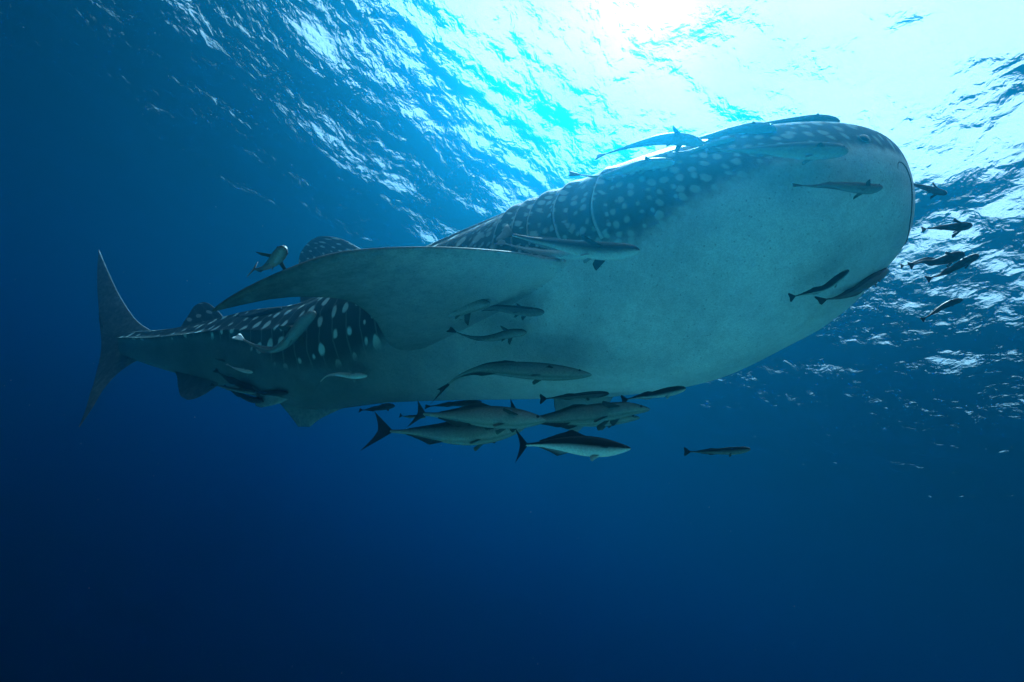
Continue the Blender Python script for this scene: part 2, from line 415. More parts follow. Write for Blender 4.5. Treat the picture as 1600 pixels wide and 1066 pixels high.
def crv(pts, n, key=None):
    pts = np.asarray(pts, float); k = np.linspace(0, 1, len(pts)) if key is None else np.asarray(key, float)
    return interp_smooth(k, pts, np.linspace(0, 1, n))
def fin(name, LE, TE, thick, parent, top_bel=.0, bot_bel=.8, nspan=60, nch=14, hint=None, arc0=0., g0=0., mat=None, flare=0., edge=0., spots=0., tip_bel=None, span_u=0.):
    """a fin as an aerofoil lofted between a leading and a trailing edge (camera-frame points, world size)"""
    le, te = crv(LE, nspan), crv(TE, nspan)
    span = np.gradient((le+te)/2, axis=0); ch = te-le
    nrm = np.cross(span, ch); nrm /= np.linalg.norm(nrm, axis=1)[:, None]+1e-9
    if hint is not None: nrm *= np.where(nrm@np.asarray(hint, float) < 0, -1, 1)[:, None]
    V = []; A = []
    cc = (1-np.cos(np.linspace(0, math.pi, nch)))/2
    foil = 2.6*(.2969*np.sqrt(cc)-.126*cc-.3516*cc**2+.2843*cc**3-.1036*cc**4)*2
    L0 = 0
    for i in range(nspan):
        t = i/(nspan-1)
        th = thick*(1-.75*t)+flare*math.exp(-t/.07)
        th *= math.sqrt(max(1-t**6, .02))
        L0 += np.linalg.norm(span[i])
        for side in (1, -1):
            rng_ = range(nch) if side == 1 else range(nch-2, 0, -1)
            for j in rng_:
                p = le[i]+ch[i]*cc[j]+nrm[i]*side*th*foil[j]*.5
                V.append(W(p))
                bl = top_bel if side == 1 else bot_bel
                if side == -1 and tip_bel is not None: bl = bot_bel+(tip_bel-bot_bel)*min(1, max(0, (t-.12)/.5))
                e = min(cc[j]/.10, 1, (1-cc[j])/.18)
                if edge: bl = bl-(edge if side == -1 else -edge*.6)*(1-e)
                A.append((arc0+span_u*t+np.linalg.norm(ch[i])*cc[j], g0+L0*side, min(max(bl, 0), 1)))
    nr = 2*nch-2
    ix = np.arange(nspan*nr).reshape(nspan, nr); nx_ = np.roll(ix, -1, 1)
    F = np.stack([ix[:-1], nx_[:-1], nx_[1:], ix[1:]], -1).reshape(-1, 4).tolist()
    F.append(ix[0].tolist()); F.append(ix[-1][::-1].tolist())
    o = mesh_obj(name, V, F, mat or SKIN, attrs={'skin': np.array(A), 'zone': np.full(len(V), spots)})
    child(o, parent)
    return o
def C3(x, y, d): return np.array([(x-800)/900*d, (533-y)/900*d, d])
# the near pectoral fin, swept back past the gills
PLE = [C3(*q) for q in [(905,410,3.36), (860,404,3.16), (800,394,3.02), (700,387,2.85), (600,388,2.75), (520,397,2.7), (450,421,2.66), (390,448,2.64), (350,471,2.63), (330,486,2.63)]]
PTE = [C3(*q) for q in [(715,522,3.98), (655,546,3.90), (612,541,3.78), (585,500,3.5), (545,471,3.2), (480,464,2.98), (430,467,2.85), (390,474,2.75), (355,482,2.68), (331,488,2.64)]]
fin('pectoral_fin', PLE, PTE, .17, shark, .40, .86, 90, 20, hint=(0, .8, .5), arc0=2.0, g0=.4, flare=.22, edge=.10, tip_bel=.52, spots=-.9, span_u=1.8)  # greying along the span paints in light falloff, the paler top a lit rim
# the far one, mostly hidden behind the body
FLE = [C3(*q) for q in [(975,560,3.9), (968,600,4.1), (950,632,4.3), (925,655,4.5), (902,676,4.7)]]
FTE = [C3(*q) for q in [(862,560,4.1), (866,606,4.25), (866,634,4.4), (874,655,4.55), (894,678,4.72)]]
fin('pectoral_fin', FLE, FTE, .06, shark, .12, .8, 50, 14, hint=(0, .8, .5), arc0=3.0, g0=.4, edge=.1, spots=-.9)
# fins that stand in the body's own middle plane
def mid(x, y, s, off=0.):
    i = int(np.argmin(abs(S_-s))); return cam_ray_plane(x, y, CEN[i]+LAT[i]*off, LAT[i])
def pl(pts, s): return [mid(x, y, s) for x, y in pts]
fin('dorsal_fin', pl([(622,425),(590,404),(562,388),(540,376),(520,370),(505,369)], .50), pl([(470,480),(468,440),(467,405),(474,388),(484,377),(496,370)], .50), .10, shark, 0., 0., 40, 14, arc0=3.3, g0=.05, spots=-.35)
fin('dorsal_fin', pl([(356,505),(345,490),(334,480),(326,474),(318,472)], .76), pl([(272,528),(284,508),(296,490),(303,479),(313,473)], .76), .05, shark, 0., 0., 30, 12, arc0=5.2, g0=.1, spots=-.5)
fin('anal_fin', pl([(352,590),(338,604),(322,615),(308,622),(297,625)], .78), pl([(268,572),(276,588),(278,604),(282,618),(292,625)], .78), .04, shark, .55, .55, 30, 12, arc0=2.8, spots=-1)
i_t = NSs-1
def tl(pts): return [cam_ray_plane(x, y, CEN[i_t], LAT[i_t]) for x, y in pts]
fin('caudal_fin', tl([(155,391),(166,417),(181,450),(198,480),(216,503),(240,520),(246,536),(238,553),(208,567),(184,584),(163,607),(143,640),(124,668)]),
    tl([(154,392),(152,420),(152,450),(154,480),(156,510),(158,528),(158,545),(156,560),(151,580),(146,600),(140,618),(133,642),(123,667)]), .05, shark, .45, .45, 90, 14, hint=LAT[i_t], arc0=2.6, spots=-.90)
fin('pelvic_fin', [C3(*q) for q in [(490,606,4.80), (462,618,4.88), (435,631,4.94), (408,637,5.02)]], [C3(*q) for q in [(420,596,5.02), (404,608,5.04), (400,622,5.06), (399,634,5.05)]], .05, shark, .7, .6, 24, 12, spots=-1, arc0=2.6)
fin('pelvic_fin', [C3(*q) for q in [(600,612,4.9), (545,634,5.1), (505,652,5.2), (484,667,5.3)]], [C3(*q) for q in [(425,616,5.2), (442,636,5.3), (455,652,5.35), (466,667,5.35)]], .05, shark, .55, .6, 24, 12, spots=-1, arc0=2.6)

def skin_uv(s, p_):
    i = int(np.argmin(abs(S_-s))); j = int(round((p_ % 360)/360*NRr)) % NRr
    return ARC[i], girth[i, j], bel[i, j]
def flap(name, path, wid, lift, parent, bel_c):
    """a gill slit: a skin flap that stands proud of the body with a dark cut behind it"""
    V = []; A = []; n = len(path)
    for k, (s, p_) in enumerate(path):
        p, nn, t = on_body(s, p_)
        e = math.sin(math.pi*(k+.3)/(n-.4))**.5
        for a_, h_, bl in ((-1.3, -.004, bel_c), (-.5, .40*lift, bel_c), (.05, .9*lift, bel_c), (.30, lift, bel_c+.62), (.45, lift*.75, bel_c+.62), (.30, -.01, 0)):
            V.append(p+t*a_*wid+nn*h_*e); ua, ga, ba = skin_uv(s, p_); A.append((ua+a_*wid, ga, min(ba+(bl-bel_c)*1.6, 1)))
    F = [(k*6+j, k*6+j+1, k*6+j+7, k*6+j+6) for k in range(n-1) for j in range(5)]
    o = mesh_obj(name, V, F, SKIN, attrs={'skin': np.array(A), 'zone': np.ones(len(V))})
    child(o, parent)
    V = []
    for k, (s, p_) in enumerate(path):
        p, nn, t = on_body(s, p_)
        e = math.sin(math.pi*(k+.1)/(n-.8))
        for a_, h_ in ((.25, .0025), (.25+.5*e, .003)): V.append(p+t*a_*wid*1.3+nn*h_*1.5)
    F = [(2*k, 2*k+1, 2*k+3, 2*k+2) for k in range(n-1)]
    o2 = mesh_obj('gill_opening', V, F, DARK_HOLE)
    o2.parent = o; o2.matrix_parent_inverse = (o.matrix_parent_inverse.copy() if False else shark.matrix_world.inverted())
    o2.matrix_parent_inverse = Matrix.Identity(4)
    return o
gills = [([.184, .188, .193, .194, .191], [70, 86, 100, 110, 121]), ([.219, .225, .229, .229, .226], [66, 82, 94, 103, 114]),
         ([.243, .249, .253, .255, .254], [64, 78, 90, 100, 110]), ([.263, .267, .269, .271, .272], [62, 76, 88, 98, 107]), ([.278, .283, .287, .290, .293], [60, 74, 86, 94, 101])]
for sgn in (1, -1):
    for ss, pp in gills:
        q = crv(np.stack([ss, pp], 1), 34)
        flap('gill_slit', [(a, sgn*b_) for a, b_ in q], .052, .042, shark, .22)

def ball(name, r, mat, parent, loc, sc=(1, 1, 1), rot=None, nu=20, nv=12):
    V = []; 
    for i in range(nv+1):
        a = math.pi*i/nv
        for j in range(nu):
            b_ = 2*math.pi*j/nu
            q = Vector((math.sin(a)*math.cos(b_)*r*sc[0], math.sin(a)*math.sin(b_)*r*sc[1], math.cos(a)*r*sc[2]))
            if rot: q = rot@q
            V.append(q+Vector(loc))
    F = [(i*nu+j, (i+1)*nu+j, (i+1)*nu+(j+1) % nu, i*nu+(j+1) % nu) for i in range(nv) for j in range(nu)]
    o = mesh_obj(name, V, F, mat); child(o, parent); return o
def ring_tube(name, pts, r, mat, parent, nr=8, taper=True, closed=False):
    pts = [Vector(p) for p in pts]; V = []; n = len(pts)
    for k, p in enumerate(pts):
        t = (pts[(k+1) % n if closed else min(k+1, n-1)]-pts[(k-1) % n if closed else max(k-1, 0)]).normalized()
        a = t.orthogonal().normalized() if k == 0 else (a-t*a.dot(t)).normalized()
        b_ = t.cross(a)
        e = math.sin(math.pi*(k+.4)/(n-.2))**.4 if taper else 1
        for j in range(nr):
            q = 2*math.pi*j/nr; V.append(p+(a*math.cos(q)+b_*math.sin(q))*r*e)
    F = [(k*nr+j, k*nr+(j+1) % nr, (k+1) % n*nr+(j+1) % nr, (k+1) % n*nr+j) for k in range(n if closed else n-1) for j in range(nr)]
    o = mesh_obj(name, V, F, mat); child(o, parent); return o
for sgn in (1, -1):
    p, nn, t = on_body(.035, sgn*94)
    rot = Vector(nn).to_track_quat('Z', 'Y').to_matrix()
    ev = ball('eye', .025, EYE_MAT, shark, Vector(p)+Vector(nn)*.004, (1, 1, .6), rot)
    a = Vector(t); b_ = Vector(nn).cross(a).normalized()
    ring_tube('eyelid', [Vector(p)+Vector(nn)*.002+(a*math.cos(q)*.027+b_*math.sin(q)*.022) for q in np.linspace(0, 2*math.pi, 25)[:-1]], .0055, LID_MAT, shark, taper=False, closed=True)
    p, nn, t = on_body(.059, sgn*103)
    rot = Vector(nn).to_track_quat('Z', 'Y').to_matrix()
    ball('spiracle', .026, DARK_HOLE, shark, p, (1.2, .8, .14), rot)
mp_ = [(.0158, 112), (.0155, 104), (.013, 99), (.010, 99), (.0075, 103), (.0055, 112), (.0045, 130), (.004, 155), (.004, 180)]
mp_ = mp_+[(s, 360-p_) for s, p_ in mp_[-2::-1]]
q = crv(mp_, 90)
ring_tube('mouth', [Vector(on_body(a, b_)[0]) for a, b_ in q], .0045, MOUTH_MAT, shark)
ring_tube('lip', [Vector(on_body(a+.0022, b_)[0])-Vector(on_body(a, b_)[1])*.006 for a, b_ in q], .006, LID_MAT, shark)

# ------------------------------------------------------------------ escort fish: sharksuckers and cobias
def fish_mat():
    m, nt, nd, ln, b = bsdf_mat('fish_skin', .5, .06)
    at = N(nt, 'ShaderNodeAttribute', attribute_name='pigment')
    g = N(nt, 'ShaderNodeNewGeometry')
    nz = N(nt, 'ShaderNodeTexNoise', i_Scale=95.0, i_Detail=4.0, i_Roughness=.6); ln.new(g.outputs['Position'], nz.inputs[0])
    v = maprange(nt, nz.outputs[0], .3, .7, .84, 1.10)
    sc = N(nt, 'ShaderNodeVectorMath', operation='SCALE'); ln.new(at.outputs['Color'], sc.inputs[0]); ln.new(v, sc.inputs['Scale'])
    ln.new(sc.outputs[0], b.inputs['Base Color'])
    bp = N(nt, 'ShaderNodeBump', i_Strength=.3, i_Distance=.003); ln.new(nz.outputs[0], bp.inputs['Height']); ln.new(bp.outputs[0], b.inputs['Normal'])
    return m
FISH = fish_mat()
DISC = plain_mat('ribbed_disc', (.10, .12, .12), .6, .3)
PROF = {
 'remora': ([0, .012, .04, .09, .15, .22, .32, .45, .60, .75, .88, 1], [.02, .26, .46, .68, .86, .97, 1.0, .88, .66, .42, .24, .15],
            [1.0, 1.2, 1.3, 1.2, 1.05, .98, .92, .85, .8, .75, .65, .5]),
 'cobia':  ([0, .012, .04, .09, .16, .25, .36, .48, .62, .76, .88, .95, 1], [.02, .14, .28, .47, .70, .90, 1.0, .97, .76, .48, .25, .17, .17],
            [1.0, 1.2, 1.25, 1.15, 1.0, .88, .82, .80, .78, .75, .8, .9, .7]),
}
# pigment round the body, back (0) to belly (180)
PIG = {
 'striped': ([0, 55, 66, 74, 104, 112, 124, 180], [(.05,.065,.065), (.06,.075,.075), (.34,.38,.38), (.014,.018,.02), (.014,.018,.02), (.30,.34,.34), (.13,.16,.16), (.18,.21,.21)]),
 'black':   ([0, 70, 124, 130, 142, 180], [(.008,.010,.012), (.008,.010,.012), (.010,.013,.015), (.60,.66,.66), (.45,.50,.50), (.60,.66,.64)]),
 'dusky':   ([0, 180], [(.018,.024,.026), (.035,.045,.05)]),
 'grey':    ([0, 60, 84, 96, 110, 180], [(.05,.07,.065), (.08,.10,.095), (.02,.028,.028), (.02,.028,.028), (.14,.17,.165), (.24,.28,.27)]),
 'pale':    ([0, 70, 95, 180], [(.22,.28,.27), (.30,.37,.36), (.45,.52,.50), (.60,.66,.64)]),
 'rider': ([0, 50, 78, 92, 104, 180], [(.03,.055,.05), (.06,.10,.09), (.035,.055,.05), (.035,.055,.05), (.26,.32,.30), (.42,.50,.48)]),
 'cobia':   ([0, 32, 40, 47, 98, 106, 114, 180], [(.016,.020,.024), (.018,.022,.026), (.12,.14,.14), (.016,.02,.024), (.014,.018,.02), (.40,.45,.45), (.74,.80,.78), (.82,.86,.84)]),
 'cobia_grey': ([0, 50, 62, 100, 110, 145, 152, 180], [(.045,.065,.06), (.06,.085,.08), (.16,.20,.19), (.30,.36,.34), (.34,.40,.37), (.36,.42,.39), (.14,.18,.17), (.28,.33,.31)]),
}
VIEW = np.array([0, 0, 1.0])
def make_fish(kind, pts, hw, pal, label, cat, group, name, D=None, gap=None, up=(0, 0), tail=1.0, tail_col=None, fins=1.0, pect=1.0, roll=0., dorsal=1.0, widen=1.0, tail_edge=None, tail_len=1.0, dD=0.):
    pts = np.asarray(pts, float)
    n = 44 if hw > 6 else 30; nr = 20
    t = np.linspace(0, 1, n)**1.15
    seg = np.concatenate([[0], np.cumsum(np.hypot(*np.diff(pts, axis=0).T))]); seg /= seg[-1]
    pp = interp_smooth(seg, pts, t)
    if D is not None:
        dd = np.interp(t, np.linspace(0, 1, len(D)), D) if isinstance(D, (list, tuple)) else np.full(n, float(D))
    else:
        hits = [skin_hit(x, y) for x, y in pp]
        ok = [k for k, h_ in enumerate(hits) if h_ is not None]
        dd = np.interp(np.arange(n), ok, [hits[k] for k in ok])
        k5 = np.ones(9)/9; dd = np.convolve(np.pad(dd, 4, mode='edge'), k5, 'valid')
        mean_r = hw*dd.mean()/900
        dd = dd-gap-mean_r*1.0
    if dD: dd = dd+dD
    Cc = np.stack([(pp[:, 0]-800)/900*dd, (533-pp[:, 1])/900*dd, dd], 1)
    Tt = np.gradient(Cc, axis=0); Tt /= np.linalg.norm(Tt, axis=1)[:, None]; Tt = -Tt     # towards the head
    upv = ZENv+np.array([up[0], 0, up[1]], float); upv = upv/np.linalg.norm(upv)
    Uu = upv-(Tt@upv)[:, None]*Tt; Uu /= np.linalg.norm(Uu, axis=1)[:, None]
    Ll = -np.cross(Tt, Uu)
    if roll:
        a = math.radians(roll); Uu, Ll = Uu*math.cos(a)+Ll*math.sin(a), Ll*math.cos(a)-Uu*math.sin(a)
    ks, kr, kw = PROF[kind]
    r = interp_smooth(ks, kr, t); wd = np.interp(t, ks, kw)
    real = hw*dd/900
    hh = real*r; ww = real*r*wd*widen
    arc = np.concatenate([[0], np.cumsum(np.linalg.norm(np.diff(Cc, axis=0), axis=1))]); LEN = arc[-1]
    ph_ = np.linspace(0, 2*math.pi, nr, endpoint=False)
    pk, pc = PIG[pal]; pc = np.array(pc)
    def pig(deg): 
        return np.array([np.interp(deg, pk, pc[:, c]) for c in range(3)])
    V = []; A = []
    for i in range(n):
        for p_ in ph_:
            c, s = math.cos(p_), math.sin(p_)
            q = Cc[i]+Uu[i]*hh[i]*c*(1.0 if c > 0 else 1.05)+Ll[i]*ww[i]*s
            deg = math.degrees(p_); deg = 360-deg if deg > 180 else deg
            V.append(W(q)); A.append((*pig(deg), 1))
    F = [(i*nr+j, i*nr+(j+1) % nr, (i+1)*nr+(j+1) % nr, (i+1)*nr+j) for i in range(n-1) for j in range(nr)]
    F += [tuple(range(nr))[::-1], tuple((n-1)*nr+j for j in range(nr))]
    root = bpy.data.objects.new(name, None); link(root)
    root.location = Vector(W(Cc[n//2])); root['label'] = label; root['category'] = cat
    if group: root['group'] = group
    Mi = Matrix.Translation(-root.location)
    def kid(o, par=root):
        o.parent = root; o.matrix_parent_inverse = Mi.copy(); return o
    kid(mesh_obj('body', V, F, FISH, attrs={'pigment': A}))
    dark = np.array(tail_col if tail_col is not None else pc[0]*.8)
    tip_i = n-1
    def sheet(nm, base, outer, th, col, col_e=None, rows=5):
        """a thin fin: base and outer polylines in camera-frame points, thickness tapering to the edge"""
        base = np.array(base); outer = np.array(outer); m_ = len(base)
        sp = np.gradient((base+outer)/2, axis=0); nn = np.cross(sp, outer-base); nn /= np.linalg.norm(nn, axis=1)[:, None]+1e-9
        V = []; A = []; col_e_ = np.array(col if col_e is None else col_e)
        for side in (1, -1):
            for k in range(rows):
                f = k/(rows-1)
                for i in range(m_):
                    V.append(W(base[i]*(1-f)+outer[i]*f+nn[i]*side*th*(1-f*.9)*.5)); A.append((*(np.array(col)*(1-f)+col_e_*f), 1))
        F = []; o2 = rows*m_
        for k in range(rows-1):
            for i in range(m_-1):
                a = k*m_+i; F.append((a, a+1, a+m_+1, a+m_)); F.append((o2+a, o2+a+m_, o2+a+m_+1, o2+a+1))
        for i in range(m_-1):
            a = (rows-1)*m_+i; F.append((a, a+1, o2+a+1, o2+a)); F.append((i, o2+i, o2+i+1, i+1))
        for k in range(rows-1):
            a = k*m_; F.append((a, a+m_, o2+a+m_, o2+a)); a = k*m_+m_-1; F.append((a, o2+a, o2+a+m_, a+m_))
        return kid(mesh_obj(nm, V, F, FISH, attrs={'pigment': A}))
    # tail fin
    R0 = real[tip_i]; c0, U0, B0 = Cc[tip_i], Uu[tip_i], -Tt[tip_i]
    vv = np.linspace(-1, 1, 13)
    if kind == 'remora':
        Hh = 1.05*R0*tail; LL = .115*LEN*tail_len
        outer = [c0+B0*(LL*(.80+.20*abs(v)**1.5)*(1-.25*abs(v)**6))+U0*Hh*v for v in vv]
    else:
        Hh = 1.75*R0*tail; LL = .165*LEN*tail_len
        outer = [c0+B0*LL*(.60+.50*abs(v)**1.4)+U0*Hh*v for v in vv]
    base = [c0-B0*.012*LEN+U0*hh[tip_i]*.8*v for v in vv]
    # bring the tips' outline in with a curved leading edge
    mid_c = [b_*.5+o_*.5 for b_, o_ in zip(base, outer)]
    sheet('tail_fin', base, outer, hh[tip_i]*.7, dark, tail_edge)
    def at(tq):
        i = int(np.clip(np.interp(tq, arc/LEN, np.arange(n)), 0, n-1)); return i
    def ridge(nm, t0, t1, height, sgn, peak, sweep, col, col_e=None):
        q = np.linspace(0, 1, 12); base = []; outer = []
        for a in q:
            i = at(t0+(t1-t0)*a); b_ = Cc[i]+Uu[i]*sgn*hh[i]*.86
            hf = (a/peak)**.8 if a < peak else 1-.85*((a-peak)/(1-peak))**.7
            base.append(b_); outer.append(b_+Uu[i]*sgn*(height*real[i]*max(hf, .05)+hh[i]*.12)-Tt[i]*sweep*real[i]*hf)
        return sheet(nm, base, outer, real[0]*.10, col, col_e)
    if dorsal > 0:
        if kind == 'remora':
            ridge('dorsal_fin', .56, .90, .42*dorsal, 1, .22, .5, pc[0]); ridge('anal_fin', .56, .90, .40*dorsal, -1, .22, .5, pig(170)*.6)
        else:
            ridge('dorsal_fin', .44, .88, .62*dorsal, 1, .16, .7, pc[0]); ridge('anal_fin', .58, .88, .55*dorsal, -1, .20, .7, pig(170)*.6, pc[0])
    # paired fins: stiff blades from behind the gills
    def paired(nm, tq, ang, length, chord, back, col):
        for s in (1, -1):
            i = at(tq); j = at(tq+chord)
            a = math.radians(ang)*s
            d1 = Uu[i]*math.cos(a)+Ll[i]*math.sin(a)
            b1 = Cc[i]+Uu[i]*hh[i]*.85*math.cos(a)+Ll[i]*ww[i]*.85*math.sin(a); b2 = Cc[j]+Uu[j]*hh[j]*.85*math.cos(a)+Ll[j]*ww[j]*.85*math.sin(a)
            tipc = b1+d1*length*real[i]-Tt[i]*back*real[i]
            q = np.linspace(0, 1, 6)
            base = [b1*(1-a_)+b2*a_ for a_ in q]; outer = [tipc-Tt[i]*real[i]*.25*math.sin(a_*1.6)-d1*length*real[i]*.45*a_**2 for a_ in q]
            sheet(nm, base, outer, real[i]*.10, col, None, 4)
    if pect > 0: paired('pectoral_fin', .215, 98, 1.5*pect, .07, 1.3*pect, pc[0]*.75)
    if fins > 0 and hw > 5: paired('pelvic_fin', .29, 155, .75*fins, .035, .9*fins, pig(150)*.6)
    # eyes and the sucker disc
    i = at(.075)
    for s in (1, -1):
        p = Cc[i]+Uu[i]*hh[i]*.15+Ll[i]*ww[i]*.93*s
        e = ball('eye', real[i]*.15, EYE_MAT, root, Vector(W(p)), nu=10, nv=6)
        e.matrix_parent_inverse = Mi.copy()
    if kind == 'remora' and hw > 5:
        V = []; rows = 26; i1 = at(.155)
        for k in range(rows):
            f = k/(rows-1); i = int(np.interp(.012+.15*f, arc/LEN, np.arange(n))); fi = np.interp(.012+.15*f, arc/LEN, np.arange(n))
            cpt = np.array([np.interp(fi, np.arange(n), Cc[:, c]) for c in range(3)]); h_ = np.interp(fi, np.arange(n), hh)
            w_ = real[i]*.62*math.sqrt(max(1-(2*f-1)**2, 0))+1e-4
            z_ = h_*.93+real[i]*(.14 if k % 2 else .07)
            for a_ in (-1, -.6, 0, .6, 1): V.append(W(cpt+Uu[i]*(z_ if abs(a_) < 1 else h_*.55)+Ll[i]*w_*a_))
        F = [(k*5+j, k*5+j+1, k*5+j+6, k*5+j+5) for k in range(rows-1) for j in range(4)]
        kid(mesh_obj('suction_disc', V, F, DISC))
    return root

SS_, CB = 'sharksucker', 'cobia'
gA, gB, gC, gD, gE, gF = ('sharksuckers riding on top of the whale shark\'s head', 'sharksuckers under the whale shark\'s belly and chin', 'sharksuckers swimming ahead of the whale shark\'s snout',
                      'cobias swimming in a pack beneath the belly', 'small sharksuckers beneath the whale shark', 'small fish round the pelvic fins')
def rem(pts, hw, pal, label, group=None, **k): return make_fish('remora', pts, hw, pal, label, 'sharksucker', group, 'sharksucker', **k)
def cob(pts, hw, pal, label, group=None, **k): return make_fish('cobia', pts, hw, pal, label, 'cobia', group, 'cobia', **k)

# over the gills
rem([(1000,391),(975,393),(930,391),(880,383),(835,375),(800,367)], 14.5, 'black', 'large black backed sharksucker with white edged tail just above the pectoral fin root', gap=.42, up=(0, -.12), tail=1.15, tail_col=(.006,.007,.009), tail_edge=(.3,.34,.34), pect=1.5, dorsal=.8)
rem([(930,399),(880,398),(835,392),(808,386),(790,381)], 7, 'pale', 'thin pale sharksucker partly hidden behind the large black backed one', gap=.05, tail=1.1, pect=0)
# on the head
rem([(1099,225),(1070,218),(1035,218),(1000,225),(970,233),(946,241)], 10, 'rider', 'pale sharksucker riding on the head, leftmost of the row, tail over open water', gA, D=[3.0,3.15,3.3,3.42], up=(0,.3), tail=1.0, pect=1.0)
rem([(1055,254),(1030,255),(1000,259),(965,269),(935,276),(905,273)], 9, 'rider', 'pale sharksucker lying on the spots above the gill slits, below the row', gA, gap=.03, up=(0,.3), tail=.9, pect=.6)
rem([(1214,203),(1180,202),(1145,206),(1110,213),(1072,220)], 11, 'rider', 'pale sharksucker in the middle of the row riding on the head, under a glint', gA, gap=-.02, up=(0,.3), pect=.3)
rem([(1313,190),(1285,187),(1250,189),(1215,192),(1180,196),(1150,200)], 8, 'grey', 'grey sharksucker lying along the very top outline of the head', gA, D=[3.22,3.24,3.28,3.34], up=(0,.4), pect=.35, tail=.7)
rem([(1150,216),(1128,221),(1108,226),(1085,234),(1060,238)], 5, 'rider', 'slim pale sharksucker showing only its tail half under the row on the head', gA, gap=.0, up=(0,.3), pect=0, tail=.8)
rem([(1326,237),(1300,236),(1270,236),(1230,235),(1180,235),(1125,235)], 14, 'rider', 'large grey sharksucker along the border of the white throat, below the spiracle', gA, gap=.02, up=(0,-.2), tail=.55, pect=.6, dorsal=.9)
# chin and belly
rem([(1379,293),(1362,295),(1335,293),(1300,290),(1270,291),(1252,290)], 9, 'grey', 'slender grey sharksucker against the pale throat, pointing at the snout', gB, gap=.08, up=(0,.1), tail=.45, pect=1.0, tail_col=(.012,.016,.018))
rem([(1327,422),(1310,435),(1290,449),(1268,456),(1242,463)], 6, 'black', 'small black sharksucker low on the pale chin, the left of the two slanting ones', gB, gap=.10, up=(-.3,-.5), tail=1.2, tail_col=(.008,.01,.012), pect=.9)
rem([(1388,421),(1362,437),(1335,455),(1310,465),(1290,468)], 8.5, 'striped', 'grey striped sharksucker slanting along the lower edge of the chin', gB, gap=.03, up=(-.2,.2), tail=1.1, pect=.7)
rem([(766,474),(745,476),(712,486),(675,491),(645,490),(618,482)], 10.5, 'grey', 'grey sharksucker with white throat under the pectoral fin, the left of the overlapping pair', gB, gap=.20, up=(0,.6), tail=1.25, tail_col=(.008,.01,.014), pect=1.3)
rem([(851,488),(825,487),(800,484),(770,481),(745,486),(730,492)], 8, 'striped', 'striped sharksucker pointing right from the overlapping pair under the pectoral fin', gB, gap=.10, up=(0,.2), tail=.9, tail_col=(.008,.01,.014), pect=1.0)
rem([(823,519),(800,521),(775,527),(750,529),(728,525),(712,519)], 7.5, 'grey', 'small grey sharksucker with two dark fins below the overlapping pair', gB, gap=.14, up=(0,.8), tail=1.1, tail_col=(.010,.012,.016), pect=1.1)
cob([(925,586),(890,584),(840,580),(790,577),(745,578),(712,592),(702,600)], 15, 'cobia_grey', 'big grey cobia with raised dorsal fin and bent tail against the lower belly', gD, gap=.22, up=(0,.35), tail=.75, tail_col=(.012,.016,.02), pect=.3)
rem([(574,587),(550,587),(525,585),(510,588),(500,597)], 5, 'pale', 'small bright sharksucker with dark fin on the dark lower flank', gF, gap=.10, up=(0,.7), tail=.7, tail_col=(.02,.025,.03), pect=1.2)
rem([(395,582),(380,579),(366,575),(358,571)], 3.2, 'pale', 'tiny white sharksucker on the tail stem just above the pelvic fin', gF, gap=.10, up=(0,.7), tail=.7, pect=1.3)
rem([(493,487),(478,500),(462,519),(446,537),(425,547),(400,541),(380,531)], 10.5, 'grey', 'white bellied sharksucker curled in an arc across the dark spotted flank', gap=.30, up=(0,.6), tail=.75, pect=1.1, tail_col=(.55,.60,.60))
rem([(441,482),(424,487),(405,491),(388,494),(374,494)], 4.5, 'dusky', 'thin dark sharksucker clinging to the spotted tail ridge under the fin tip', gF, gap=.01, tail=.6, pect=.5)
rem([(444,387),(437,398),(424,411),(408,420),(397,421)], 11, 'grey', 'sharksucker facing the camera with spread fins and black fan tail above the pectoral fin tip', D=[2.55,2.65,2.8,3.0], up=(.1,-.3), tail=1.35, tail_col=(.008,.01,.012), pect=1.3, tail_edge=(.3,.34,.34), widen=.95, tail_len=.7)
# round the pelvic fins
rem([(400,612),(388,606),(372,599),(355,591),(341,582)], 5.5, 'dusky', 'dark sharksucker on the tail stem, the upper of the three by the pelvic fin', gF, D=[4.95,5.1,5.2], tail=.7)
rem([(398,614),(380,611),(362,608),(346,604),(335,602)], 3.5, 'grey', 'thin greyish sharksucker between the two dark ones by the pelvic fin', gF, D=[4.93,5.05,5.15], tail=.7)
rem([(412,627),(393,624),(376,617),(362,610),(354,606)], 5, 'dusky', 'dark sharksucker below the tail stem, the lowest of the three by the pelvic fin', gF, D=[4.98,5.05,5.15], tail=.7)
rem([(450,614),(435,614),(420,614),(408,613),(396,611)], 4.8, 'dusky', 'short black sharksucker pressed against the belly over the near pelvic fin', gF, gap=.02, tail=.6)
rem([(352,565),(347,563),(342,562),(338,561)], 1.8, 'dusky', 'tiny dark sharksucker alone on the tail stem', gF, gap=.05, tail=.8)
rem([(160,512),(158,505),(156,498),(155,492)], 2.0, 'dusky', 'tiny dark sharksucker on the trailing edge of the tail fin', D=[6.9,7.0])
